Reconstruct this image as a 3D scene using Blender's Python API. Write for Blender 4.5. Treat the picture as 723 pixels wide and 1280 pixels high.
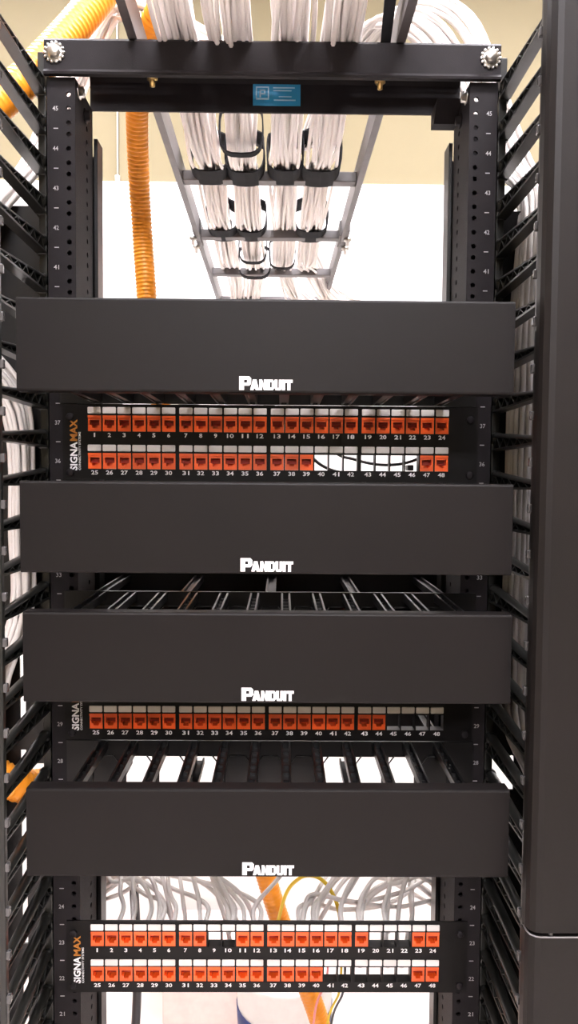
import bpy, bmesh, math, random
from mathutils import Vector, Matrix

random.seed(11)
for o in list(bpy.data.objects):
    bpy.data.objects.remove(o)
SC = bpy.context.scene
C = SC.collection
FLOOR = 1635.0            # rack coordinates in mm: z = 0 at the U35/U36 line, this far above the floor
U = 44.45

# ------------------------------------------------------------------ camera
def W(x, y, z):
    return Vector((x / 1000.0, y / 1000.0, (z + FLOOR) / 1000.0))

cam_d = bpy.data.cameras.new('camera')
cam = bpy.data.objects.new('camera', cam_d)
C.objects.link(cam)
SC.camera = cam
F_PX = 950.0
cam_d.sensor_fit = 'VERTICAL'
cam_d.sensor_height = 36.0
cam_d.lens = 36.0 * F_PX / 1280.0
cam_d.clip_start = 0.02
CAMP = (13.6, -888.9, 10.1)
ya, pi_, ro = -0.0095, -0.0511, -0.0078
My = Matrix(((math.cos(ya), -math.sin(ya), 0), (math.sin(ya), math.cos(ya), 0), (0, 0, 1)))
Mx = Matrix(((1, 0, 0), (0, math.cos(pi_), -math.sin(pi_)), (0, math.sin(pi_), math.cos(pi_))))
Mr = Matrix(((math.cos(ro), 0, math.sin(ro)), (0, 1, 0), (-math.sin(ro), 0, math.cos(ro))))
M = My @ Mx @ Mr
R3 = Matrix((M.col[0], M.col[2], -M.col[1])).transposed()
cam.matrix_world = Matrix.Translation(W(*CAMP)) @ R3.to_4x4()

# ------------------------------------------------------------------ world, lamps, exposure
world = bpy.data.worlds.new('world')
SC.world = world
world.use_nodes = True
world.node_tree.nodes['Background'].inputs[0].default_value = (0.75, 0.72, 0.68, 1)
world.node_tree.nodes['Background'].inputs[1].default_value = 0.05
SC.view_settings.view_transform = 'Standard'
SC.view_settings.look = 'None'
SC.view_settings.gamma = 1.0
SC.view_settings.use_curve_mapping = False
SC.view_settings.exposure = 0.0
LAMP_REAR = 60.0          # emission of the ceiling fixture behind the rack
LAMP_FRONT = 54.0         # emission of the aisle ceiling fixture and the added fill fixtures behind the camera
LAMP_COL = (1.0, 0.97, 1.03)
CEIL = 3.40
WALL_Y = 1560.0

# ------------------------------------------------------------------ materials
def mat(name, col, rough=0.5, spec=0.5, metal=0.0, noise=0.0, nscale=400.0, bump=0.0, bscale=1500.0,
        rand=0.0, rvar=0.0, emit=None):
    m = bpy.data.materials.new(name)
    m.use_nodes = True
    nt = m.node_tree
    b = nt.nodes['Principled BSDF']
    b.inputs['Roughness'].default_value = rough
    b.inputs['Metallic'].default_value = metal
    b.inputs['Specular IOR Level'].default_value = spec
    tc = nt.nodes.new('ShaderNodeTexCoord')
    n = nt.nodes.new('ShaderNodeTexNoise')
    n.inputs['Scale'].default_value = nscale / 10.0
    n.inputs['Detail'].default_value = 4
    nt.links.new(tc.outputs['Object'], n.inputs['Vector'])
    mix = nt.nodes.new('ShaderNodeMix')
    mix.data_type = 'RGBA'
    mix.blend_type = 'MULTIPLY'
    mix.inputs['Factor'].default_value = 1.0
    mr = nt.nodes.new('ShaderNodeMapRange')
    mr.inputs['From Min'].default_value = 0.3
    mr.inputs['From Max'].default_value = 0.7
    mr.inputs['To Min'].default_value = 1.0 - noise
    mr.inputs['To Max'].default_value = 1.0 + noise
    nt.links.new(n.outputs['Fac'], mr.inputs['Value'])
    mix.inputs['A'].default_value = (*col, 1)
    nt.links.new(mr.outputs['Result'], mix.inputs['B'])
    last = mix.outputs['Result']
    if rand:
        oi = nt.nodes.new('ShaderNodeObjectInfo')
        m2 = nt.nodes.new('ShaderNodeMapRange')
        m2.inputs['To Min'].default_value = 1.0 - rand
        m2.inputs['To Max'].default_value = 1.0 + rand * 0.3
        nt.links.new(oi.outputs['Random'], m2.inputs['Value'])
        mx = nt.nodes.new('ShaderNodeMix')
        mx.data_type = 'RGBA'
        mx.blend_type = 'MULTIPLY'
        mx.inputs['Factor'].default_value = 1.0
        nt.links.new(last, mx.inputs['A'])
        nt.links.new(m2.outputs['Result'], mx.inputs['B'])
        last = mx.outputs['Result']
    nt.links.new(last, b.inputs['Base Color'])
    if rvar:
        m3 = nt.nodes.new('ShaderNodeMapRange')
        m3.inputs['To Min'].default_value = rough - rvar
        m3.inputs['To Max'].default_value = rough + rvar
        nt.links.new(n.outputs['Fac'], m3.inputs['Value'])
        nt.links.new(m3.outputs['Result'], b.inputs['Roughness'])
    if bump:
        n2 = nt.nodes.new('ShaderNodeTexNoise')
        n2.inputs['Scale'].default_value = bscale
        nt.links.new(tc.outputs['Object'], n2.inputs['Vector'])
        bp = nt.nodes.new('ShaderNodeBump')
        bp.inputs['Strength'].default_value = bump
        bp.inputs['Distance'].default_value = 0.0006
        nt.links.new(n2.outputs['Fac'], bp.inputs['Height'])
        nt.links.new(bp.outputs['Normal'], b.inputs['Normal'])
    if emit:
        b.inputs['Emission Color'].default_value = (*emit[0], 1)
        b.inputs['Emission Strength'].default_value = emit[1]
    return m

MT = {
    'rack': mat('black_powder_coat', (0.0150, 0.0128, 0.0138), 0.58, 0.10, noise=0.12, bump=0.25, bscale=1400),
    'cover': mat('black_cover_plastic', (0.0078, 0.0064, 0.0062), 0.46, 0.15, noise=0.08, nscale=60, bump=0.10, bscale=1800),
    'plastic': mat('black_moulded_plastic', (0.005, 0.0046, 0.0046), 0.32, 0.4, noise=0.15),
    'finger': mat('black_finger_plastic', (0.0135, 0.0137, 0.0122), 0.32, 0.42, noise=0.15),
    'panel': mat('patch_panel_black', (0.0042, 0.0034, 0.0034), 0.42, 0.18, noise=0.15),
    'door': mat('door_charcoal', (0.010, 0.0082, 0.0076), 0.46, 0.18, noise=0.08, nscale=80, bump=0.2, bscale=1200),
    'ladder': mat('grey_runway_paint', (0.10, 0.09, 0.09), 0.45, 0.5, noise=0.10),
    'jack': mat('orange_jack', (0.90, 0.11, 0.012), 0.38, 0.5, rand=0.22, noise=0.05),
    'contact': mat('jack_dark_core', (0.30, 0.022, 0.008), 0.5, 0.3, noise=0.1),
    'label': mat('white_label', (0.76, 0.72, 0.70), 0.35, 0.5, rand=0.12, noise=0.04),
    'ink': mat('white_print', (0.80, 0.78, 0.78), 0.5, 0.3, noise=0.03),
    'inkdim': mat('grey_print', (0.36, 0.35, 0.35), 0.5, 0.3, noise=0.03),
    'inkor': mat('orange_print', (0.40, 0.15, 0.02), 0.5, 0.3, noise=0.03),
    'cable': mat('white_cable_jacket', (0.90, 0.85, 0.82), 0.45, 0.4, noise=0.06, nscale=120),
    'cableg': mat('grey_and_shaded_cable_jacket', (0.64, 0.60, 0.57), 0.42, 0.4, noise=0.06, nscale=120),
    'cabled': mat('dark_cable_jacket', (0.05, 0.05, 0.055), 0.45, 0.4, noise=0.06),
    'cabley': mat('yellow_cable_jacket', (0.70, 0.48, 0.03), 0.45, 0.4, noise=0.06),
    'cablep': mat('pink_wire', (0.75, 0.25, 0.25), 0.45, 0.4, noise=0.06),
    'velcro': mat('black_hook_loop', (0.012, 0.012, 0.014), 0.85, 0.2, noise=0.3),
    'hose': mat('orange_innerduct', (0.86, 0.30, 0.02), 0.34, 0.5, noise=0.05),
    'clipdark': mat('dark_glossy_clip', (0.07, 0.066, 0.066), 0.2, 0.5, noise=0.1),
    'edgehi': mat('grey_edge_highlight', (0.30, 0.28, 0.28), 0.3, 0.5, noise=0.1),
    'zinc': mat('zinc_bolt', (0.55, 0.53, 0.50), 0.28, 0.5, metal=1.0, noise=0.15),
    'brass': mat('brass_bolt', (0.62, 0.42, 0.16), 0.28, 0.5, metal=1.0, noise=0.15),
    'sticker': mat('blue_sticker', (0.03, 0.27, 0.50), 0.4, 0.4, noise=0.08),
    'stickink': mat('sticker_print', (0.45, 0.66, 0.78), 0.4, 0.4, noise=0.04),
    'navy': mat('navy_plastic', (0.02, 0.03, 0.12), 0.4, 0.5, noise=0.08),
    'white': mat('white_plastic', (0.80, 0.79, 0.77), 0.4, 0.5, noise=0.03),
    'carton': mat('pale_pink_carton', (0.78, 0.62, 0.58), 0.7, 0.2, noise=0.05),
    'wall': mat('tan_wall_paint', (0.215, 0.182, 0.112), 0.8, 0.2, noise=0.03, nscale=30, bump=0.2, bscale=300),
    'board': mat('white_backboard', (0.86, 0.85, 0.83), 0.7, 0.2, noise=0.02, nscale=30),
    'ceil': mat('ceiling_paint', (0.72, 0.68, 0.60), 0.9, 0.1, noise=0.03, nscale=30),
    'floor': mat('pale_floor_tile', (0.74, 0.66, 0.62), 0.4, 0.4, noise=0.08, nscale=40),
    'lamp_r': mat('fluorescent_diffuser_rear', (0.9, 0.9, 0.9), 0.6, emit=(LAMP_COL, LAMP_REAR)),
    'lamp_f': mat('front_and_fill_diffuser', (0.9, 0.9, 0.9), 0.6, emit=(LAMP_COL, LAMP_FRONT)),
    'housing': mat('white_fixture_metal', (0.8, 0.8, 0.78), 0.5, noise=0.03),
}

# ------------------------------------------------------------------ mesh helpers (rack mm coordinates)
class MB:
    def __init__(s):
        s.v = []; s.f = []; s.sm = []
    def add(s, vs, fs, smooth=False):
        o = len(s.v)
        s.v += [tuple(p) for p in vs]
        for f in fs:
            s.f.append(tuple(i + o for i in f)); s.sm.append(smooth)
        return s
    def box(s, x0, x1, y0, y1, z0, z1, b=0.0):
        if b <= 0:
            vs = [(x, y, z) for z in (z0, z1) for y in (y0, y1) for x in (x0, x1)]
            return s.add(vs, [(0, 2, 3, 1), (4, 5, 7, 6), (0, 1, 5, 4), (2, 6, 7, 3), (0, 4, 6, 2), (1, 3, 7, 5)])
        bm = bmesh.new()
        bmesh.ops.create_cube(bm, size=1.0)
        for v in bm.verts:
            v.co = Vector(((x0 + x1) / 2 + v.co.x * (x1 - x0), (y0 + y1) / 2 + v.co.y * (y1 - y0), (z0 + z1) / 2 + v.co.z * (z1 - z0)))
        bmesh.ops.bevel(bm, geom=bm.edges[:], offset=b, segments=2, profile=0.5, affect='EDGES')
        bm.verts.index_update()
        s.add([v.co for v in bm.verts], [[v.index for v in f.verts] for f in bm.faces])
        bm.free()
        return s
    def prism(s, outline, axis, a0, a1, smooth=False):
        """outline = list of 2D points; axis 'x': (y,z), 'y': (x,z), 'z': (x,y)"""
        n = len(outline)
        def P(p, a):
            return (a, p[0], p[1]) if axis == 'x' else ((p[0], a, p[1]) if axis == 'y' else (p[0], p[1], a))
        vs = [P(p, a0) for p in outline] + [P(p, a1) for p in outline]
        o = len(s.v)
        s.v += vs
        for i in range(n):
            j = (i + 1) % n
            s.f.append((o + i, o + j, o + n + j, o + n + i)); s.sm.append(smooth)
        s.f.append(tuple(o + i for i in reversed(range(n)))); s.sm.append(False)
        s.f.append(tuple(o + n + i for i in range(n))); s.sm.append(False)
        return s
    def strip(s, line, axis, a0, a1, th):
        """open profile given thickness th (offset along normals) extruded along axis"""
        n = len(line)
        off = []
        for i in range(n):
            a = Vector(line[max(i - 1, 0)]); b = Vector(line[min(i + 1, n - 1)])
            d = (b - a).normalized()
            off.append((line[i][0] - d.y * th, line[i][1] + d.x * th))
        return s.prism(list(line) + off[::-1], axis, a0, a1)
    def tube(s, pts, r, n=6, caps=True, rf=None):
        pts = [Vector(p) for p in pts]
        t0 = (pts[1] - pts[0]).normalized()
        up = Vector((0, 0, 1)) if abs(t0.z) < 0.9 else Vector((1, 0, 0))
        nx = t0.cross(up).normalized()
        o = len(s.v)
        for i, p in enumerate(pts):
            t = (pts[min(i + 1, len(pts) - 1)] - pts[max(i - 1, 0)])
            if t.length < 1e-9: t = t0
            t = t.normalized()
            nx = (nx - t * nx.dot(t)).normalized()
            ny = t.cross(nx)
            rr = rf(i) if rf else r
            for k in range(n):
                a = 2 * math.pi * k / n
                s.v.append(tuple(p + nx * (math.cos(a) * rr) + ny * (math.sin(a) * rr)))
        for i in range(len(pts) - 1):
            for k in range(n):
                k2 = (k + 1) % n
                s.f.append((o + i * n + k, o + i * n + k2, o + (i + 1) * n + k2, o + (i + 1) * n + k)); s.sm.append(True)
        if caps:
            s.f.append(tuple(o + k for k in reversed(range(n)))); s.sm.append(False)
            e = o + (len(pts) - 1) * n
            s.f.append(tuple(e + k for k in range(n))); s.sm.append(False)
        return s
    def lathe(s, prof, n, org, axis='z'):
        """prof = (r, h) pairs"""
        o = len(s.v)
        for r, h in prof:
            for k in range(n):
                a = 2 * math.pi * k / n
                c, d = r * math.cos(a), r * math.sin(a)
                q = (c, d, h) if axis == 'z' else ((c, h, d) if axis == 'y' else (h, c, d))
                s.v.append((org[0] + q[0], org[1] + q[1], org[2] + q[2]))
        for i in range(len(prof) - 1):
            for k in range(n):
                k2 = (k + 1) % n
                s.f.append((o + i * n + k, o + i * n + k2, o + (i + 1) * n + k2, o + (i + 1) * n + k)); s.sm.append(True)
        if prof[0][0] > 0.01:
            s.f.append(tuple(o + k for k in reversed(range(n)))); s.sm.append(False)
        if prof[-1][0] > 0.01:
            e = o + (len(prof) - 1) * n
            s.f.append(tuple(e + k for k in range(n))); s.sm.append(False)
        return s
    def grid(s, us, zs, hole, a0, a1, axis='y'):
        """plate with rectangular openings; hole(i, j) says if a cell is open; plate lies in (x,z) for axis y, (y,z) for axis x"""
        nu, nz = len(us) - 1, len(zs) - 1
        def P(u, a, z):
            return (u, a, z) if axis == 'y' else (a, u, z)
        H = [[bool(hole(i, j)) for j in range(nz)] for i in range(nu)]
        idx = {}
        def vid(i, j, k):
            key = (i, j, k)
            if key not in idx:
                idx[key] = len(s.v)
                s.v.append(P(us[i], a1 if k else a0, zs[j]))
            return idx[key]
        def q(*vv):
            s.f.append(tuple(vid(*v) for v in vv)); s.sm.append(False)
        op = lambda i, j: not (0 <= i < nu and 0 <= j < nz) or H[i][j]
        for i in range(nu):
            for j in range(nz):
                if H[i][j]: continue
                q((i, j, 0), (i + 1, j, 0), (i + 1, j + 1, 0), (i, j + 1, 0))
                q((i, j, 1), (i, j + 1, 1), (i + 1, j + 1, 1), (i + 1, j, 1))
                if op(i - 1, j): q((i, j, 0), (i, j + 1, 0), (i, j + 1, 1), (i, j, 1))
                if op(i + 1, j): q((i + 1, j, 0), (i + 1, j, 1), (i + 1, j + 1, 1), (i + 1, j + 1, 0))
                if op(i, j - 1): q((i, j, 0), (i, j, 1), (i + 1, j, 1), (i + 1, j, 0))
                if op(i, j + 1): q((i, j + 1, 0), (i + 1, j + 1, 0), (i + 1, j + 1, 1), (i, j + 1, 1))
        return s
    def holeplate(s, u0, u1, uc, r, zc, z0, z1, a0, a1, axis='y'):
        """vertical strip with a column of round (octagonal) holes at uc and heights zc"""
        def P(u, a, z):
            return (u, a, z) if axis == 'y' else (a, u, z)
        zc = sorted(zc)
        cuts = [z0] + [(zc[i] + zc[i + 1]) / 2 for i in range(len(zc) - 1)] + [z1]
        for c, (b, t) in zip(zc, zip(cuts[:-1], cuts[1:])):
            um = uc; zm = c
            outer = [(u1, zm), (u1, t), (um, t), (u0, t), (u0, zm), (u0, b), (um, b), (u1, b)]
            inner = [(uc + r * math.cos(k * math.pi / 4), c + r * math.sin(k * math.pi / 4)) for k in range(8)]
            vs = []
            for a in (a0, a1):
                vs += [P(p[0], a, p[1]) for p in outer] + [P(p[0], a, p[1]) for p in inner]
            fs = []
            for k in range(8):
                l = (k + 1) % 8
                fs.append((k, 8 + k, 8 + l, l))
                fs.append((16 + k, 16 + l, 24 + l, 24 + k))
                fs.append((8 + k, 24 + k, 24 + l, 8 + l))
            for k in (7, 0, 3, 4):
                l = (k + 1) % 8
                fs.append((k, l, 16 + l, 16 + k))
            s.add(vs, fs)
        return s
    def mirror_x(s):
        m = MB(); m.v = [(-x, y, z) for x, y, z in s.v]; m.f = [tuple(reversed(f)) for f in s.f]; m.sm = list(s.sm)
        return m
    def mesh(s, name, org):
        me = bpy.data.meshes.new(name)
        me.from_pydata([((x - org[0]) / 1000, (y - org[1]) / 1000, (z - org[2]) / 1000) for x, y, z in s.v], [], s.f)
        me.polygons.foreach_set('use_smooth', s.sm)
        me.update()
        return me
    def fixnormals(s):
        bm = bmesh.new()
        vs = [bm.verts.new(v) for v in s.v]
        for f, sm in zip(s.f, s.sm):
            try:
                fc = bm.faces.new([vs[i] for i in f]); fc.smooth = sm
            except ValueError:
                pass
        bmesh.ops.recalc_face_normals(bm, faces=bm.faces[:])
        bm.verts.index_update()
        s.v = [tuple(v.co) for v in bm.verts]
        s.f = [tuple(v.index for v in f.verts) for f in bm.faces]
        s.sm = [f.smooth for f in bm.faces]
        bm.free()
        return s

ORG = {}     # object name -> origin in rack mm

def tag(o, label=None, cat=None, group=None, kind=None):
    if label: o['label'] = label
    if cat: o['category'] = cat
    if group: o['group'] = group
    if kind: o['kind'] = kind
    return o

def thing(name, org, label, cat, group=None):
    o = bpy.data.objects.new(name, None)
    o.empty_display_size = 0.05
    o.location = W(*org)
    C.objects.link(o)
    ORG[o.name] = org
    return tag(o, label, cat, group)

def obj(name, mb, m, parent=None, org=None, fix=True):
    """mesh object; as a child it shares the origin of its thing"""
    if fix: mb.fixnormals()
    if parent is not None:
        org = ORG[parent.name]
    elif org is None:
        org = (0, 0, -FLOOR)
    o = bpy.data.objects.new(name, mb.mesh(name, org))
    o.data.materials.append(MT[m] if isinstance(m, str) else m)
    C.objects.link(o)
    if parent is not None: o.parent = parent
    else: o.location = W(*org)
    ORG[o.name] = org
    return o

def inst(src_mesh, name, parent, off):
    """child sharing mesh data; off in mm relative to the thing's origin"""
    o = bpy.data.objects.new(name, src_mesh)
    o.parent = parent
    o.location = (off[0] / 1000, off[1] / 1000, off[2] / 1000)
    C.objects.link(o)
    po = ORG[parent.name]
    ORG[o.name] = (po[0] + off[0], po[1] + off[1], po[2] + off[2])
    return o

def proto(name, mb, m):
    mb.fixnormals()
    me = mb.mesh(name, (0, 0, 0))
    me.materials.append(MT[m])
    return me

def copy_tree(o, parent=None):
    c = o.copy()
    C.objects.link(c)
    if parent is not None: c.parent = parent
    ORG[c.name] = ORG[o.name]
    for ch in o.children:
        copy_tree(ch, c)
    return c

def smooth(pts, per=8):
    pts = [Vector(p) for p in pts]
    out = []
    for i in range(len(pts) - 1):
        p0 = pts[max(i - 1, 0)]; p1 = pts[i]; p2 = pts[i + 1]; p3 = pts[min(i + 2, len(pts) - 1)]
        for k in range(per):
            t = k / per
            out.append(0.5 * ((2 * p1) + (p2 - p0) * t + (2 * p0 - 5 * p1 + 4 * p2 - p3) * t * t + (3 * p1 - p0 - 3 * p2 + p3) * t ** 3))
    out.append(pts[-1])
    return out

def resample(pts, step):
    out = [pts[0]]; acc = 0.0
    for a, b in zip(pts[:-1], pts[1:]):
        L = (b - a).length
        d = step - acc
        while d <= L:
            out.append(a + (b - a) * (d / L)); d += step
        acc = L - (d - step)
    return out

_txt = {}
def text_geo(body, bold=0.0, sx=1.0):
    key = (body, bold, sx)
    if key in _txt: return _txt[key]
    cu = bpy.data.curves.new('t', 'FONT')
    cu.body = body; cu.size = 1.0; cu.offset = bold; cu.resolution_u = 2
    to = bpy.data.objects.new('t', cu)
    C.objects.link(to)
    dg = bpy.context.evaluated_depsgraph_get()
    me = bpy.data.meshes.new_from_object(to.evaluated_get(dg))
    vs = [(v.co.x * sx, v.co.y) for v in me.vertices]
    fs = [tuple(p.vertices) for p in me.polygons]
    x0 = min(v[0] for v in vs); x1 = max(v[0] for v in vs); y0 = min(v[1] for v in vs); y1 = max(v[1] for v in vs)
    bpy.data.objects.remove(to); bpy.data.curves.remove(cu); bpy.data.meshes.remove(me)
    _txt[key] = (vs, fs, (x0, x1, y0, y1))
    return _txt[key]

def put_text(mb, body, cx, cz, w, h, y, bold=0.0, rot=False):
    """flat print facing -Y, fitted into w x h, centred on (cx, cz); rot: reads upwards"""
    vs, fs, (x0, x1, y0, y1) = text_geo(body, bold)
    out = []
    for a, b in vs:
        u = ((a - x0) / (x1 - x0) - 0.5) * w
        v = ((b - y0) / (y1 - y0) - 0.5) * h
        out.append((cx + u, y, cz + v) if not rot else (cx - v, y, cz + u))
    mb.add(out, fs)

# ================================================================== THE ROOM
def struct(name, mb, m, parent=None):
    o = obj(name, mb, m, parent)
    if parent is None: tag(o, kind='structure')
    return o

RX = 2600.0; RY0 = -5200.0; CZ = CEIL * 1000 - FLOOR
struct('floor', MB().box(-RX, RX, RY0, WALL_Y, -FLOOR - 60, -FLOOR), 'floor')
struct('ceiling', MB().box(-RX, RX, RY0, WALL_Y, CZ, CZ + 60), 'ceil')
struct('wall_back', MB().box(-RX, RX, WALL_Y, WALL_Y + 80, -FLOOR - 60, CZ + 60), 'wall')
struct('wall_left', MB().box(-RX - 80, -RX, RY0, WALL_Y, -FLOOR - 60, CZ + 60), 'wall')
struct('wall_right', MB().box(RX, RX + 80, RY0, WALL_Y, -FLOOR - 60, CZ + 60), 'wall')
struct('wall_front', MB().box(-RX, RX, RY0 - 80, RY0, -FLOOR - 60, CZ + 60), 'wall')
BOARD_TOP = 918.0
bb = struct('trim_1', MB().box(-2560, 2560, WALL_Y - 18, WALL_Y, -FLOOR + 95, BOARD_TOP, 2), 'board')
bb['label'] = 'white painted backboard covering the lower rear wall'
struct('baseboard_back', MB().box(-RX, RX, WALL_Y - 12, WALL_Y, -FLOOR, -FLOOR + 92, 2), 'board')

def fixture(name, org, w, l, m, label):
    t = thing(name, org, label, 'ceiling light', 'ceiling lights')
    x, y, z = org
    obj('housing', MB().grid([x - w / 2 - 30, x - w / 2, x + w / 2, x + w / 2 + 30], [0, 30, 30 + l, 60 + l],
        lambda i, j: i == 1 and j == 1, 0, 60), 'housing', t)
    h = t.children[0]
    # grid() lies in x/z: turn it flat under the ceiling
    for v in h.data.vertices:
        px, py, pz = v.co
        yy = (pz * 1000 + org[2]) - 30 - l / 2
        v.co = (px, yy / 1000, (py * 1000 + org[1]) / 1000 - 0.06)
    obj('diffuser', MB().box(x - w / 2, x + w / 2, y - l / 2, y + l / 2, z - 46, z - 30), m, t)
fixture('ceiling_light', (-800, 330, CZ), 420, 1300, 'lamp_r', 'fluorescent ceiling light behind the rack, left of the runway')
fixture('ceiling_light', (760, 330, CZ), 420, 1300, 'lamp_r', 'fluorescent ceiling light behind the rack, right of the runway')
fixture('ceiling_light', (150, -1150, CZ), 1250, 480, 'lamp_f', 'fluorescent ceiling light over the aisle nearest the front of the rack')
fixture('ceiling_light', (100, -2700, CZ), 1250, 420, 'lamp_f', 'added fill light at the middle of the aisle ceiling')  # unseen fixture added as frontal fill for the panels
fixture('ceiling_light', (100, -4200, CZ), 1250, 900, 'lamp_f', 'added fill light at the far end of the aisle ceiling')  # likewise added, low-angle fill reaching under the covers

# ================================================================== TWO-POST RACK
RK = thing('equipment_rack', (0, 40, -FLOOR), 'tall black open two-post rack frame carrying the patch panels', 'rack')
holes = []
for n in range(1, 46):
    zb = (n - 36) * U
    holes += [zb + 6.35, zb + 22.225, zb + 38.1]
ZT = 457.0
for sgn in (-1, 1):
    p = MB().holeplate(225, 257, 232.5, 2.9, holes, -FLOOR + 4, ZT, 0, 3)
    p.box(225, 228, 3.0, 80, -FLOOR + 4, holes[0] - 8)
    w = MB().holeplate(3, 80, 52, 3.2, holes, -FLOOR + 4, ZT, 225, 228, axis='x')
    p.v += []; o0 = len(p.v)
    p.v += w.v; p.f += [tuple(i + o0 for i in f) for f in w.f]; p.sm += w.sm
    p.holeplate(228, 257, 240, 2.9, holes, -FLOOR + 4, ZT, 77, 80)
    if sgn < 0: p = p.mirror_x()
    post = obj('post', p, 'rack', RK)
    ink = MB()
    for n in range(21, 46):
        put_text(ink, str(n), sgn * 247.5, (n - 35.5) * U, 6.2, 5.0, -0.25, 0.012)
        ink.box(sgn * 247 - 2.6, sgn * 247 + 2.6, -0.3, -0.15, (n - 36) * U - 0.5, (n - 36) * U + 0.5)
    obj('unit_numbers', ink, 'inkdim', post, fix=False)
# top angles (front, rear)
def rounded(pts): return pts
front = MB().strip([(-4, 455.5), (-9.5, 456), (-10, 458.5), (-7, 462.5), (-7, 494), (-4, 497.5), (0, 498.5), (36, 498.5)], 'x', -258, 258, -3.0)
obj('top_angle', front, 'rack', RK)
rear = MB().strip([(81, 458), (81, 492), (78, 498.5), (46, 498.5)], 'x', -228, 232, -3.2)
ra = obj('top_angle', rear, 'rack', RK)
# sticker on the inner face of the rear angle
st = obj('sticker', MB().box(-26, 33, 80.4, 81, 466, 492, 0.2), 'sticker', ra)
si = MB()
for a in ((-22.5, -6, 474, 476), (-22.5, -6, 488.5, 490), (-22.5, -21, 474, 490), (-7.5, -6, 474, 490), (-18, -16, 477, 486.5),
          (-18, -10.5, 484.7, 486.5), (-18, -10.5, 480.5, 482), (-12.3, -10.5, 480.5, 486.5),
          (-1, 26, 488, 489.4), (-1, 22, 484.6, 485.8), (0, 27, 473, 474.5), (6, 22, 477.5, 478.4)):
    si.box(a[0], a[1], 80.15, 80.4, a[2] - 1, a[3] - 1)
obj('sticker_print', si, 'stickink', ra)
# star washers and bolts
for x in (-246, 246):
    wsh = MB()
    for k in range(14):
        a = 2 * math.pi * k / 14
        cx, cz = x + 10.6 * math.cos(a), 480 + 10.6 * math.sin(a)
        wsh.lathe([(1.9, 0), (1.9, -1.6), (1.0, -2.4)], 6, (cx, -7, cz), 'y')
    wsh.lathe([(10.4, 0), (10.4, -1.0), (6, -1.2)], 24, (x, -7, 480), 'y')
    b = obj('washer', wsh, 'zinc', RK)
    obj('bolt', MB().lathe([(7.6, -8), (7.6, -13.0), (6.6, -14.0), (0.0, -14.0)], 6, (x, 0, 480), 'y'), 'zinc', RK)
for x in (-144, 127):
    br = MB().lathe([(3.2, 14), (3.2, -18), (0, -19)], 10, (x, 41, 486), 'z')
    br.lathe([(6.4, -5), (6.4, -11), (0, -11)], 6, (x, 41, 486), 'z')
    br.lathe([(8.0, 0), (8.0, -2), (0, -2)], 14, (x, 41, 486), 'z')
    obj('runway_bolt', br, 'brass', RK)
for sg in (-1, 1):
    for (yy, zz) in ((16, 448), (44, 434)):
        obj('bolt', MB().lathe([(8.5, 0), (8.5, -1.5 * sg), (6.2, -1.6 * sg), (6.2, -6 * sg), (0, -6.2 * sg)], 6, (sg * 225, yy, zz), 'x'), 'zinc' if yy < 20 else 'rack', RK)
    # corner gusset between post and rear angle
gs = MB().prism([(40, 458), (79.5, 458), (79.5, 438), (62, 438)], 'x', 196, 224.6)
obj('gusset', gs, 'rack', RK)
for yy in (0, 80):
    obj('base_angle', MB().box(-260, 260, yy - 80 if yy == 0 else 83, yy - 3 if yy == 0 else 160, -FLOOR, -FLOOR + 5).box(
        -260, 260, (yy - 6) if yy == 0 else 83, (yy - 3) if yy == 0 else 86, -FLOOR, -FLOOR + 75), 'rack', RK)

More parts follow.
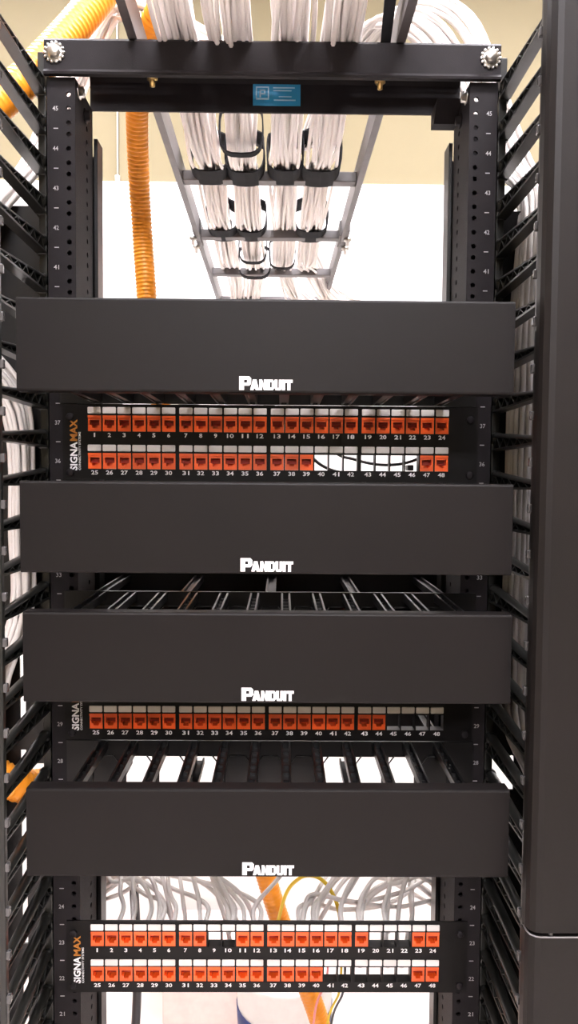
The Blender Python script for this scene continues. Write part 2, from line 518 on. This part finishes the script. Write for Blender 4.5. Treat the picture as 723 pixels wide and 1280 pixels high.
# ================================================================== HORIZONTAL CABLE MANAGERS
CW, CVH, CY = 484.8, 90.5, -142.7
def hmanager():
    t = thing('horizontal_cable_manager', (0, 0, 0), '', 'cable manager', 'horizontal cable managers with black covers')
    h = CVH / 2
    # back plate with pass-through windows
    xs = [-241.3]
    wins = []
    for k in range(11):
        xc = -195 + k * 39
        xs += [xc - 15.5, xc + 15.5]
        wins.append(k)
    xs.append(241.3)
    open_k = {1, 2, 3, 7, 8, 9}
    zs = [-44.4, -16, 16, 27, 44.4]
    bp = MB().grid(xs, zs, lambda i, j: i % 2 == 1 and (i // 2) in open_k and (j == 1 or j == 2), -3, -0.2)
    obj('back_plate', bp, 'plastic', t)
    fr = MB()
    for k in range(11):     # raised window rims
        xc = -195 + k * 39
        o = [(-15.5, -16), (15.5, -16), (15.5, 18), (9, 27), (-9, 27), (-15.5, 18)]
        for i in range(6):
            a = Vector(o[i]); b = Vector(o[(i + 1) % 6])
            fr.tube([(xc + a.x, -3.4, a.y), (xc + b.x, -3.4, b.y)], 0.9, 4)
    obj('window_rim', fr, 'plastic', t)
    # fingers
    f = MB()
    for s in (-1, 1):
        f.prism([(-3, -5), (-132, -3.5), (-138, -3.5), (-138, 3.5), (-132, 3.5), (-3, 5)], 'x', s * 4.2 - 1.1, s * 4.2 + 1.1)
    f.box(-4, 4, -136, -4, -3.4, -2.4)
    for y in range(-124, -8, 20):
        f.box(-3.4, 3.4, y - 0.8, y + 0.8, -3, 1)
    f.box(-13, 13, -140.2, -137, -4.5, 4.5, 0.8)
    fm = proto('finger', f, 'plastic')
    for zz in (38.5, -38.5):
        for k in range(12):
            inst(fm, 'finger', t, (-198 + k * 36, 0, zz))
    # rear half
    g = MB()
    for s in (-1, 1):
        g.prism([(0, -5), (150, -4), (150, 4), (0, 5)], 'x', s * 5 - 1.2, s * 5 + 1.2)
    g.box(-5, 5, 2, 148, -0.8, 0.8)
    gm = proto('rear_finger', g, 'panel')
    for zz in (38.5, -38.5):
        for k in range(5):
            inst(gm, 'rear_finger', t, (-200 + k * 100, 1, zz))
    obj('rear_cover', MB().strip([(142, h + 7), (152, h + 7), (155, h + 4), (155, -h + 19), (152, -h + 16), (142, -h + 16)], 'x', -240, 240, -2.2), 'panel', t)
    cv = MB().strip([(CY + 18, h), (CY + 2.2, h), (CY + 0.6, h - 0.7), (CY, h - 2.4), (CY, -h + 2.4), (CY + 0.6, -h + 0.7), (CY + 2.2, -h), (CY + 18, -h)],
                    'x', -CW / 2, CW / 2, 2.2)
    c = obj('cover', cv, 'cover', t)
    lg = MB()
    # brand print: tall P, then smaller heavy capitals, on the lower edge of the cover
    zb = -h + 2.6
    GL = {'P': [[(0, 0), (.40, 0), (.40, 1), (0, 1)], [(.40, .76), (.86, .76), (1, .86), (.84, 1), (.40, 1)], [(.40, .32), (.84, .32), (1, .46), (.86, .54), (.40, .54)], [(.66, .54), (1, .46), (1, .86), (.66, .76)]],
          'A': [[(0, 0), (.38, 0), (.60, 1), (.30, 1)], [(.62, 0), (1, 0), (.70, 1), (.40, 1)], [(.3, .14), (.7, .14), (.66, .38), (.34, .38)]],
          'N': [[(0, 0), (.38, 0), (.38, 1), (0, 1)], [(.62, 0), (1, 0), (1, 1), (.62, 1)], [(.38, 1), (.38, .5), (.62, 0), (.62, .5)]],
          'D': [[(0, 0), (.40, 0), (.40, 1), (0, 1)], [(.40, .76), (.70, .76), (1, .80), (.80, 1), (.40, 1)], [(.40, 0), (.80, 0), (1, .2), (.70, .24), (.40, .24)], [(.66, .2), (1, .2), (1, .8), (.66, .8)]],
          'U': [[(0, .2), (.40, .2), (.40, 1), (0, 1)], [(.60, .2), (1, .2), (1, 1), (.60, 1)], [(0, .22), (.16, 0), (.84, 0), (1, .22)]],
          'I': [[(0, 0), (1, 0), (1, 1), (0, 1)]],
          'T': [[(0, .72), (1, .72), (1, 1), (0, 1)], [(.30, 0), (.70, 0), (.70, .72), (.30, .72)]]}
    x = -26.0
    for ch, w, hh in (('P', 11.6, 13.2), ('A', 8.6, 10.2), ('N', 7.2, 10.2), ('D', 7.2, 10.2), ('U', 7.0, 10.2), ('I', 2.9, 10.2), ('T', 7.2, 10.2)):
        for pg in GL[ch]:
            lg.add([(x + u * w, CY - 0.25, zb + v * hh) for u, v in pg], [tuple(range(len(pg)))])
        x += w - 0.9 if ch == 'P' else w + 0.25
    lo = obj('brand_print', lg, 'ink', c, fix=False)
    return t
hm0 = hmanager()
HMX = (-2.8, -0.8, 0.8, 2.4)
def setz(o, z, x=0.0):
    o.location = W(x, 0, z)
HM = [(4 * U, 'topmost black cable manager cover, directly above the upper orange patch panel'),
      (0.0, 'black cable manager cover directly below the upper orange patch panel'),
      (-129.4, 'black cable manager cover with open finger slots visible above it'),
      (-307.4, 'lowest black cable manager cover, with white daylight windows showing behind its top')]
HM[3] = (HM[3][0], 'lowest black cable manager cover, bright square openings showing above its top edge')
hms = []
for i, (zt, lab) in enumerate(HM):
    o = hm0 if i == 0 else copy_tree(hm0)
    hms.append(o)
    o['label'] = lab
for o, (zt, lab), x in zip(hms, HM, HMX):
    setz(o, zt - U, x)

# ================================================================== PATCH PANELS
PITCH, GAP = 17.2, 20.0
def portx(i):
    return -201.5 - 2.9 + i * PITCH + (i // 6) * (GAP - PITCH)
PX = [portx(i) for i in range(24)]
RZ1, RZ2 = 22.8, 66.3
JW, JH = 15.6, 18.4

j = MB()
# jack face: orange frame around a socket with a notch for the plug's latch
j.grid([-7.7, -5.6, -3.0, 3.0, 5.6, 7.7], [-9.1, -5.2, -2.2, 4.2, 9.1],
       lambda a, b: (b == 2 and 1 <= a <= 3) or (b == 1 and a == 2), 0, 11)
j.box(-7.7, 7.7, 11, 13, -9.1, 9.1)
j.box(-7.9, 7.9, -0.9, 0.6, 6.3, 9.3, 0.3)
JM = proto('jack', j, 'jack')
core = MB().box(-5.5, 5.5, 6.5, 10.8, -2.1, 4.1)
for k in range(8):
    core.box(-4.4 + k * 1.2, -3.9 + k * 1.2, 3.5, 7, 1.4, 2.2)
CM = proto('socket', core, 'contact')
lt = MB().box(-7.7, 7.7, -1.3, 0, -3.8, 3.8, 1.0)
LM = proto('label_tab', lt, 'label')

def patch_panel(ztop, empty, label, rows=(0, 1)):
    t = thing('patch_panel', (0, 0, ztop - U), label, 'patch panel', 'patch panels with orange jacks')
    zt, zb = ztop - 0.4, ztop - 2 * U + 0.4
    xs = [-241.3]
    for x in PX: xs += [x - JW / 2, x + JW / 2]
    xs.append(241.3)
    z1, z2 = ztop - RZ1, ztop - RZ2
    zs = [zb, z2 - JH / 2, z2 + JH / 2, z1 - JH / 2, z1 + JH / 2, zt]
    hole = lambda i, k: i % 2 == 1 and k in (1, 3)
    obj('faceplate', MB().grid(xs, zs, hole, -2.0, -0.1), 'panel', t)
    xs2 = [-214] + xs[1:-1] + [209]
    zs2 = [z2 - JH / 2 - 6] + zs[1:5] + [z1 + JH / 2 + 6]
    obj('port_frame', MB().grid(xs2, zs2, hole, 0, 12.5), 'panel', t)
    for r, z in ((0, z1), (1, z2)):
        for i, x in enumerate(PX):
            n = r * 24 + i + 1
            inst(LM, 'label_tab', t, (x, -2.0, z + 15.0 - (ztop - U)))
            s = str(n)
            num = MB()
            put_text(num, s, x, z - 13.4, 1.7 if n == 1 else (3.6 if n < 10 else 8.0), 4.8, -2.2, 0.02)
            obj('port_number', num, 'ink', t, fix=False)
            if n in empty: continue
            jk = inst(JM, 'jack', t, (x, -1.2, z - (ztop - U)))
            inst(CM, 'socket', jk, (0, 0, 0))
    bw = MB()
    put_text(bw, 'SIGNA', -228.5, ztop - 61, 33, 8.6, -2.2, 0.03, rot=True)
    put_text(bw, 'CONNECTIVITY SYSTEMS', -221.6, ztop - 55, 44, 2.5, -2.2, 0.01, rot=True)
    obj('brand_print', bw, 'ink', t, fix=False)
    bo = MB()
    put_text(bo, 'MAX', -228.5, ztop - 31, 25, 8.6, -2.2, 0.03, rot=True)
    obj('brand_print', bo, 'inkor', t, fix=False)
    for x in (-232.5, 232.5):
        for z in (ztop - 6.35 - 31.75 + 25.4 - 3, ztop - 2 * U + 9):
            obj('screw', MB().lathe([(4.6, -2.0), (4.6, -3.4), (3.4, -4.4), (0, -4.5)], 12, (x, 0, z), 'y'), 'rack', t)
    return t
patch_panel(2 * U, set(range(40, 47)), 'upper patch panel of orange jacks with seven empty white ports in its second row')
patch_panel(-218.3, {45, 46, 47, 48}, 'middle patch panel showing one row of orange jacks ending in four dark empty ports')
patch_panel(-527.6, {9, 10, 20, 21, 22, 41, 42, 43, 44, 45, 46}, 'bottom patch panel below all covers, orange jacks with scattered empty ports')

# ================================================================== VERTICAL CABLE MANAGERS
def vfinger():
    f = MB()
    L = 150.0
    top = lambda y: 14.2 + (5.0 - 14.2) * (-y / L)
    bot = lambda y: -6.5 + (-4.3 + 6.5) * (-y / L)
    # flanges
    n = 8
    prof = [(-6.25 + 6.25 * math.cos(math.pi * k / n), 4.6 * math.sin(math.pi * k / n)) for k in range(n + 1)] + [(-11.5, -0.6), (-1, -0.6)]
    m_ = len(prof)
    vs = []
    for (y, sc) in ((4, 1.0), (-L, 0.72)):
        vs += [(-6.25 + (px + 6.25) * (0.75 + 0.25 * sc), y, top(y) - 4.6 + pz * sc) for px, pz in prof]
    f.add(vs, [(k, (k + 1) % m_, m_ + (k + 1) % m_, m_ + k) for k in range(m_)], True)
    f.add(vs, [tuple(range(m_)), tuple(range(m_, 2 * m_))])
    f.prism([(0, bot(0) + 2.2), (-L, bot(-L) + 2.2), (-L, bot(-L)), (0, bot(0))], 'x', -12.5, 0)
    f.prism([(0, top(0) - 1), (-L, top(-L) - 1), (-L, bot(-L) + 1), (0, bot(0) + 1)], 'x', -7.2, -5.3)
    n = 11
    for k in range(n):
        y = -6 - k * (L - 10) / n
        y2 = y - (L - 10) / n
        a, b = (top(y) - 5, bot(y2) + 1) if k % 2 else (bot(y) + 1, top(y2) - 5)
        f.prism([(y, a), (y2, b), (y2 - 1.6, b), (y - 1.6, a)], 'x', -12.2, -0.3)
    # rounded knuckle where the finger leaves the spine
    f.lathe([(0, -12.5), (5, -12.5), (7, -10), (7, -2.5), (5, 0), (0, 0)], 12, (0, -1, top(0) - 6.5), 'x')
    f.box(-12, 0, 0, 12, -8, 12, 1.2)
    # tee head
    f.box(-15, 1, -L - 5, -L, -5.5, 6, 1.2)
    return f
VF_L = proto('finger', vfinger(), 'finger')
VF_R = proto('finger', vfinger().mirror_x(), 'finger')

NUB = proto('hinge_clip', MB().box(-2.6, 2.6, -3, 3, -4.4, 4.4, 1.2), 'clipdark')
def vmanager(sg, label):
    t = thing('vertical_cable_manager', (sg * 340, 40, -FLOOR), label, 'cable manager', 'vertical cable managers beside the rack')
    X = 258.5
    w = 215
    ztop = 425.0
    zpan = 318.0
    if sg < 0:
        xs = [X, X + 34, X + 41, X + w]
        zs = [-FLOOR, -1500]
        while zs[-1] < zpan - 150:
            zs += [zs[-1] + 108, zs[-1] + 108 + 25.35]
        zs[-1] = zpan
        rows = [(a, b) for a, b in zip(zs[1::2], zs[2::2])]
        zs = sorted(zs + [-412, -342])
        def hole(i, jj):
            zm = (zs[jj] + zs[jj + 1]) / 2
            return (i == 1 and any(a < zm < b for a, b in rows)) or (i in (0, 1) and -412 < zm < -342)
        xs = [X + 4] + xs[1:]
        p = MB().grid(xs, zs, hole, 14, 17)
    else:
        xs = [X, X + 5, X + 39, X + w]
        p = MB().grid(xs, [-FLOOR, -372, -330, zpan], lambda i, jj: i == 1 and jj == 1, 14, 17)
    p.box(X, X + 13, 14, 17, zpan, 440)
    p.box(X + w - 3, X + w, -150, 160, -FLOOR, ztop)         # outer side wall
    p.box(X, X + 3, 17, 140, -FLOOR, ztop)
    if sg < 0: p = p.mirror_x()
    obj('spine', p, 'plastic', t)
    b = MB().box(226.0 - 6, 224.8, 84, 112, -FLOOR + 200, ztop, 0.6)
    b.box(221, X + 2, 109, 112, -FLOOR + 200, ztop - 12)
    if sg < 0: b = b.mirror_x()
    obj('rear_bracket', b, 'plastic', t)
    strip = MB().box(X, X + 9, 0.5, 14, -FLOOR, ztop + 60, 0.8)
    if sg < 0: strip = strip.mirror_x()
    obj('finger_strip', strip, 'finger', t)
    org = ORG[t.name]
    for k in range(-26, 11):
        inst(VF_L if sg < 0 else VF_R, 'finger', t, (sg * X - org[0], 0 - org[1], k * U - org[2]))
    hp = MB().box(X - 4.5, X + 2, -164, -155.5, -FLOOR + 20, 500, 1.5)
    if sg < 0: hp = hp.mirror_x()
    obj('hinge_post', hp, 'finger', t)
    for k in range(-26, 11):
        inst(NUB, 'hinge_clip', t, (sg * (X - 5.5) - org[0], -160 - org[1], k * U - 22 - org[2]))
    if sg > 0:
        for (z0, z1) in ((-423, 560), (-FLOOR + 20, -428)):
            x0 = 253.5
            prof = [(x0, -171), (x0, -181), (x0 + 1.5, -186), (x0 + 5, -189), (x0 + 9, -190), (x0 + 232, -190),
                    (x0 + 236, -189), (x0 + 239, -186), (x0 + 240, -181), (x0 + 240, -171)]
            d = MB().strip(prof, 'z', z0, z1, -3.0)
            d.prism(prof, 'z', z1 - 3, z1)
            d.prism(prof, 'z', z0, z0 + 3)
            dr = obj('door', d, 'door', t)
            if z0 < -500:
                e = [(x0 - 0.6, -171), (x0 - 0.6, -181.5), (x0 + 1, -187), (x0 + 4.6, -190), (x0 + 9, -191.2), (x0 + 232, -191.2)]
                obj('edge_highlight', MB().strip(e, 'z', z1 - 1.8, z1 + 0.6, -1.5).lathe([(2.2, 0), (2.2, 3), (0, 4)], 8, (x0 + 20, -187, z1)), 'edgehi', dr)  # added pale strip, stands in for light caught by the door's top edge
    return t
vmanager(-1, 'left vertical cable manager with slanting black ribbed fingers, no door in view')
vmanager(1, 'right vertical cable manager with wide charcoal door panels')

# ================================================================== CABLE RUNWAY ABOVE THE RACK
def lx(y): return -7.0 - 0.0095 * y
RW = thing('cable_runway', (lx(500), 500, 499), 'grey ladder cable runway over the rack top, carrying white cables', 'cable ladder')
L0, L1, LM_ = -420.0, WALL_Y - 20, 752.0
for sg in (-1, 1):
    for (ya_, yb_) in ((L0, LM_ - 1), (LM_ + 1, L1)):
        s = MB()
        a, b = lx(ya_) + sg * 152, lx(yb_) + sg * 152
        s.add([(a - 5, ya_, 499), (a + 5, ya_, 499), (a + 5, ya_, 537), (a - 5, ya_, 537),
               (b - 5, yb_, 499), (b + 5, yb_, 499), (b + 5, yb_, 537), (b - 5, yb_, 537)],
              [(0, 1, 2, 3), (7, 6, 5, 4), (0, 4, 5, 1), (1, 5, 6, 2), (2, 6, 7, 3), (3, 7, 4, 0)])
        obj('stringer', s, 'ladder', RW)
    x = lx(LM_) + sg * 152
    sp = obj('splice', MB().box(x + sg * 5 - 2, x + sg * 5 + 2 + sg * 4, LM_ - 70, LM_ + 70, 502, 534, 1).box(
        x - sg * 5 - 2 - sg * 2, x - sg * 5 + 2, LM_ - 40, LM_ + 40, 502, 534, 1), 'ladder', RW)
    for dy in (-30, 30):
        obj('bolt', MB().lathe([(8, 0), (8, -6), (4, -8), (4, -16), (0, -16)], 6, (x + sg * 9, LM_ + dy, 500), 'z'), 'zinc', RW)
RUNGS = [-176, 129, 434, 739 - 25, 1044, 1349]
RUNGS = [-176, 129, 434, 745, 1044, 1349]
for y in RUNGS:
    obj('rung', MB().box(lx(y) - 147, lx(y) + 147, y - 12, y + 12, 503, 520, 1.5), 'ladder', RW)

stp = MB()
stp.add([(118, -110, 560), (133, -110, 560), (135, 20, 500), (124, 20, 500), (118, -107, 563), (133, -107, 563), (135, 23, 503), (124, 23, 503)],
        [(0, 1, 2, 3), (7, 6, 5, 4), (0, 4, 5, 1), (1, 5, 6, 2), (2, 6, 7, 3), (3, 7, 4, 0)])
obj('strap', stp, 'velcro', RW)

# ------------------------------------------------------------------ cable bundles on the runway
def sag(y, amp):
    d = min(abs(y - r) for r in RUNGS) / 152.0
    return -amp * (1 - (1 - min(d, 1)) ** 2)

def ladder_bundle(xc, width, n, label, seed, straps, tail, amp=16, y0=-330):
    rnd = random.Random(seed)
    t = thing('cable_bundle', (lx(400) + xc, 400, 520), label, 'cable bundle', 'white cable bundles on the runway')
    slots = []
    per = max(3, int(width / 7.0))
    layer = 0
    while len(slots) < n:
        k = per - layer
        for i in range(max(k, 2)):
            slots.append(((i - (k - 1) / 2) * 7.0, 524.0 + layer * 6.0))
        layer += 1
    slots = slots[:n]
    for i, (du, dz) in enumerate(slots):
        ph = rnd.uniform(0, 6.28); ph2 = rnd.uniform(0, 6.28)
        sg_ = amp + rnd.uniform(-5, 6)
        pts = []
        y = y0
        yend = tail[0][1] if tail else 1000
        while y < yend - 80:
            x = lx(y) + xc + du + 3.0 * math.sin(y / 130.0 + ph) + 2 * math.sin(y / 61.0 + ph2)
            pts.append((x, y, dz + sag(y, sg_) + 1.2 * math.sin(y / 90.0 + ph2)))
            y += 38
        for (tx, ty, tz) in tail:
            pts.append((tx + du * 0.8 + rnd.uniform(-6, 6), ty + rnd.uniform(-15, 15), tz + (dz - 524) + rnd.uniform(-6, 6)))
        obj('cable', MB().tube(smooth(pts, 3), 2.9, 6), 'cable', t, fix=False)
    for (ys, w, drop, wd) in straps:
        hgt = 14 + layer * 6
        zc = 521 + layer * 3.0 + sag(ys, amp) - drop * 0.5
        s = MB()
        ring = []
        for k in range(24):
            a = 2 * math.pi * k / 24
            cx = math.copysign(abs(math.cos(a)) ** 0.6, math.cos(a)) * (width / 2 + 3 + w) * (0.62 if math.sin(a) > 0.5 else 1.0)
            cz = math.copysign(abs(math.sin(a)) ** 0.6, math.sin(a)) * (layer * 3.0 + 3 + drop * 0.5)
            ring.append((lx(ys) + xc + cx, zc + cz))
        vs = []; fs = []
        for k, (x, z) in enumerate(ring):
            ux = (x - (lx(ys) + xc)); uz = z - zc
            m = math.hypot(ux, uz); ux /= m; uz /= m
            for (yy, r) in ((-wd / 2, 0), (wd / 2, 0), (wd / 2, 2.2), (-wd / 2, 2.2)):
                vs.append((x + ux * r, ys + yy, z + uz * r))
        for k in range(24):
            l = (k + 1) % 24
            for q in range(4):
                q2 = (q + 1) % 4
                fs.append((k * 4 + q, l * 4 + q, l * 4 + q2, k * 4 + q2))
        s.add(vs, fs)
        obj('strap', s, 'velcro', t)
    return t
wy = WALL_Y - 60
ladder_bundle(-100, 54, 32, 'leftmost white cable bundle lying on the runway', 1,
              [(408, 1, 8, 60), (728, 1, 8, 70)], [(-110, 1150, 520), (-125, 1380, 500), (-135, wy, 300), (-130, wy, -200)], amp=24)
ladder_bundle(-41, 54, 34, 'white cable bundle left of centre on the runway, with a low hanging black strap', 2,
              [(262, 1, 8, 14), (410, 1, 8, 60), (730, 1, 8, 60), (850, 0, 8, 16), (1010, 8, 16, 22)],
              [(-60, 1150, 520), (-75, 1380, 500), (-85, wy, 300), (-80, wy, -200)], amp=30)
ladder_bundle(26, 50, 32, 'white cable bundle right of centre on the runway', 3,
              [(408, 1, 8, 60), (900, 1, 14, 16)], [(20, 1100, 520), (70, 1300, 480), (260, wy - 40, 455), (700, wy, 440), (1400, wy, 440)], amp=20)
ladder_bundle(84, 54, 34, 'rightmost white cable bundle lying on the runway', 4,
              [(406, 3, 8, 66), (728, 3, 8, 70)], [(90, 1080, 515), (160, 1250, 470), (380, wy - 60, 440), (760, wy, 425), (1400, wy, 425)], amp=26)

# cables that leave the runway and fall into the vertical managers
def drape(label, path, n, spread, seed, m='cable', r=3.0, group=None, name='cable_bundle', cat='cable bundle'):
    rnd = random.Random(seed)
    mid = path[len(path) // 2]
    t = thing(name, mid, label, cat, group)
    for i in range(n):
        a = rnd.uniform(0, 6.28); q = math.sqrt(rnd.uniform(0, 1))
        ox, oy = q * math.cos(a), q * math.sin(a)
        pts = []
        for k, p in enumerate(path):
            s = spread[k] if isinstance(spread, (list, tuple)) else spread
            pts.append((p[0] + ox * s + rnd.uniform(-2, 2), p[1] + oy * s + rnd.uniform(-2, 2), p[2] + (ox * 0.6 + oy * 0.5) * s * 0.7 + rnd.uniform(-2, 2)))
        obj('cable', MB().tube(smooth(pts, 6), r, 6), m, t, fix=False)
    return t
drape('white cables arching left off the runway into the left vertical manager',
      [(80, 330, 575), (10, 240, 592), (-80, 195, 600), (-165, 190, 632), (-228, 185, 636), (-272, 160, 530), (-297, 120, 425), (-306, 40, 352), (-322, -20, 290), (-355, -60, 220),
       (-335, -40, 150), (-292, -8, 80), (-289, -6, -60), (-291, -6, -160), (-330, -30, -300), (-345, -40, -700), (-345, -40, -1500)],
      24, [22, 18, 16, 24, 26, 26, 24, 20, 20, 20, 18, 15, 15, 15, 22, 22, 22], 21, m='cableg', group='cables falling into the vertical managers')  # white cables, coloured grey to stand in for shade inside the manager
drape('white cables arching right off the runway into the right vertical manager',
      [(60, 460, 575), (110, 330, 640), (170, 230, 665), (232, 180, 620), (280, 150, 510), (306, 110, 415), (309, 40, 355), (300, 0, 290), (291, -6, 200),
       (290, -6, 80), (290, -6, -60), (290, -6, -160), (294, -6, -280), (330, -30, -400), (345, -40, -800), (345, -40, -1500)],
      36, [26, 40, 46, 46, 36, 26, 18, 15, 14, 14, 14, 14, 15, 18, 22, 22], 22, m='cableg', group='cables falling into the vertical managers')  # same grey on white cables, shade put into the jacket colour

# ================================================================== ORANGE INNERDUCT
def hose(name, path, r, label, pitch=6.0, per=10):
    pts = resample(smooth(path, per), pitch / 3.0)
    prof = (0.0, 1.0, 0.75)
    mb = MB().tube(pts, r, 16, rf=lambda i: r - 1.7 + 1.7 * prof[i % 3])
    mid = path[len(path) // 2]
    o = obj(name, mb, 'hose', None, org=mid, fix=False)
    return tag(o, label, 'conduit', 'orange corrugated conduits')
hose('corrugated_conduit', [(60, -330, 800), (-20, -120, 685), (-80, -20, 622), (-118, 40, 588), (-159, 95, 557), (-187, 175, 515), (-199, 245, 450), (-202, 288, 380), (-197, 290, 300), (-188, 285, 200),
      (-150, 275, 0), (-90, 265, -250), (-50, 262, -430), (-22, 262, -560), (20, 262, -700), (90, 280, -900), (160, 330, -1300), (180, 360, -1600)], 15.8,
     'orange corrugated conduit hanging down behind the rack, left of the runway')
hose('corrugated_conduit', [(-50, 160, 900), (-140, 120, 740), (-216, 75, 590), (-282, 20, 470), (-345, -20, 380), (-400, -30, 280), (-420, -30, 100), (-420, -20, -100), (-400, -10, -250),
      (-350, -5, -325), (-300, 0, -362), (-272, 50, -385), (-262, 125, -440), (-262, 135, -560), (-262, 135, -900), (-262, 135, -1600)], 20.0,
     'thick orange corrugated conduit at top left, running down into the left vertical manager', pitch=6.5)

# ================================================================== CABLES BEHIND THE PANELS
rnd = random.Random(5)
for i in range(40):
    right = i % 2
    k = rnd.randint(0, 11) if not right else rnd.randint(11, 22)
    row = rnd.choice((0, 0, 1))
    x0 = PX[k]; z0 = -527.6 - (RZ1 if row == 0 else RZ2)
    sg = 1 if right else -1
    d = max(abs(sg * 240 - x0), 60)
    zr = rnd.uniform(-572, -512)
    ze = rnd.uniform(-560, -500) if rnd.random() < 0.7 else rnd.uniform(-600, -560)
    ym = rnd.uniform(70, 190)
    pts = [(x0, 13, z0), (x0 + rnd.uniform(-6, 6), 45, z0 + 10), (x0 + sg * d * 0.08, 70, (z0 + zr) / 2 + 12), (x0 + sg * d * 0.3, ym, zr),
           (x0 + sg * d * 0.65, ym + 20, (zr + ze) / 2 + rnd.uniform(-14, 14)), (sg * 238, 150, ze), (sg * 275, 165 + rnd.uniform(-10, 10), ze - 20), (sg * 300, 170, ze - 160)]
    o = obj('network_cable', MB().tube(smooth(pts, 7), 2.9, 7), 'cableg', None, org=pts[0], fix=False)
    tag(o, 'grey cable curving %s from the back of the bottom patch panel' % ('right' if right else 'left'), 'cable',
        'grey cables curving %s behind the bottom panel' % ('right' if right else 'left'))
o = obj('network_cable', MB().tube(smooth([(70, 60, 44), (85, 46, 32), (100, 45, 28), (120, 45, 23), (140, 45, 21), (160, 45, 22.5), (176, 45, 27), (190, 50, 34), (205, 60, 45)], 6), 1.9, 7), 'cabled', None, org=(140, 45, 21), fix=False)
tag(o, 'dark cable dipping behind the empty ports of the upper patch panel', 'cable')
o = obj('network_cable', MB().tube(smooth([(40, 56, 40), (52, 48, 28), (62, 46, 20), (75, 46, 14), (88, 48, 11), (100, 52, 9), (120, 60, -4), (140, 70, -30)], 6), 1.9, 7), 'cabled', None, org=(62, 46, 20), fix=False)
tag(o, 'dark cable slanting down behind the leftmost empty port of the upper patch panel', 'cable')
o = obj('network_plug', MB().box(PX[21] - 1, PX[21] + 6, 20, 40, 14, 21, 1), 'panel', None, org=(PX[21], 30, 14))
tag(o, 'small dark plug in the last empty port of the upper patch panel', 'plug')
for x, zt, m, lab in ((PX[16] - 2, -560, 'cablep', 'thin pink wire hanging through an empty port of the bottom patch panel'),
                      (PX[17] - 2, -575, 'cabley', 'yellow wire hanging down behind the bottom patch panel'),
                      (PX[17] + 3, -575, 'cabled', 'dark wire hanging down beside the yellow wire below the bottom patch panel')):
    pts = [(x, 16, zt - 20), (x, 40, zt - 12), (x + 3, 60, zt - 30), (x + 2, 70, zt - 90), (x - 12, 90, zt - 150), (x - 20, 110, zt - 300)]
    o = obj('network_cable', MB().tube(smooth(pts, 6), 1.6, 6), m, None, org=pts[0], fix=False)
    tag(o, lab, 'cable')

# ================================================================== THINGS ON THE FLOOR BEHIND
PC = (30, 1060, -FLOOR)
pl = thing('pail', PC, 'white plastic pail with a navy band on the floor behind the rack', 'pail')
obj('body', MB().lathe([(0, 2), (104, 2), (108, 6), (112, 60), (114, 62), (130, 340), (138, 343), (138, 356), (131, 366), (127, 366), (111, 70), (0, 66)], 36, PC), 'white', pl)
obj('band', MB().lathe([(119, 150), (121.5, 151), (127.5, 250), (125, 251)], 36, PC), 'navy', pl)
cb = thing('carton', (-190, 1400, -FLOOR), 'pale pinkish carton on the floor against the rear wall', 'box')
obj('body', MB().box(-330, -60, 1290, 1500, -FLOOR, -FLOOR + 230, 3), 'carton', cb)
obj('flap', MB().box(-330, -60, 1289, 1394, -FLOOR + 230, -FLOOR + 233).box(-330, -60, 1396, 1500, -FLOOR + 230, -FLOOR + 233), 'carton', cb)

o = obj('hanging_wire', MB().tube([(-510, WALL_Y - 6, CZ - 2), (-510, WALL_Y - 6, BOARD_TOP - 10)], 3.0, 8).lathe([(0, 0), (8, 4), (8, 18), (0, 22)], 10, (-510, WALL_Y - 9, BOARD_TOP + 2)), 'cableg', None, org=(-510, WALL_Y - 6, BOARD_TOP))
tag(o, 'thin grey wire running down the tan wall to the backboard edge', 'wire')
pts = [(-196, 150, -470), (-192, 170, -620), (-190, 175, -720), (-200, 180, -1000), (-196, 190, -1600)]
o = obj('power_cord', MB().tube(smooth(pts, 8), 6.5, 10), 'cabled', None, org=pts[-1], fix=False)
tag(o, 'thick black cord hanging behind the bottom patch panel, near the left post', 'cord')

pts = [(95, 40, -600), (92, 70, -560), (80, 95, -540), (62, 110, -533), (40, 130, -548), (20, 150, -590), (0, 170, -700)]
o = obj('network_cable', MB().tube(smooth(pts, 7), 2.6, 7), 'cabley', None, org=pts[0], fix=False)
tag(o, 'yellow cable arching among the grey cables above the bottom patch panel', 'cable')
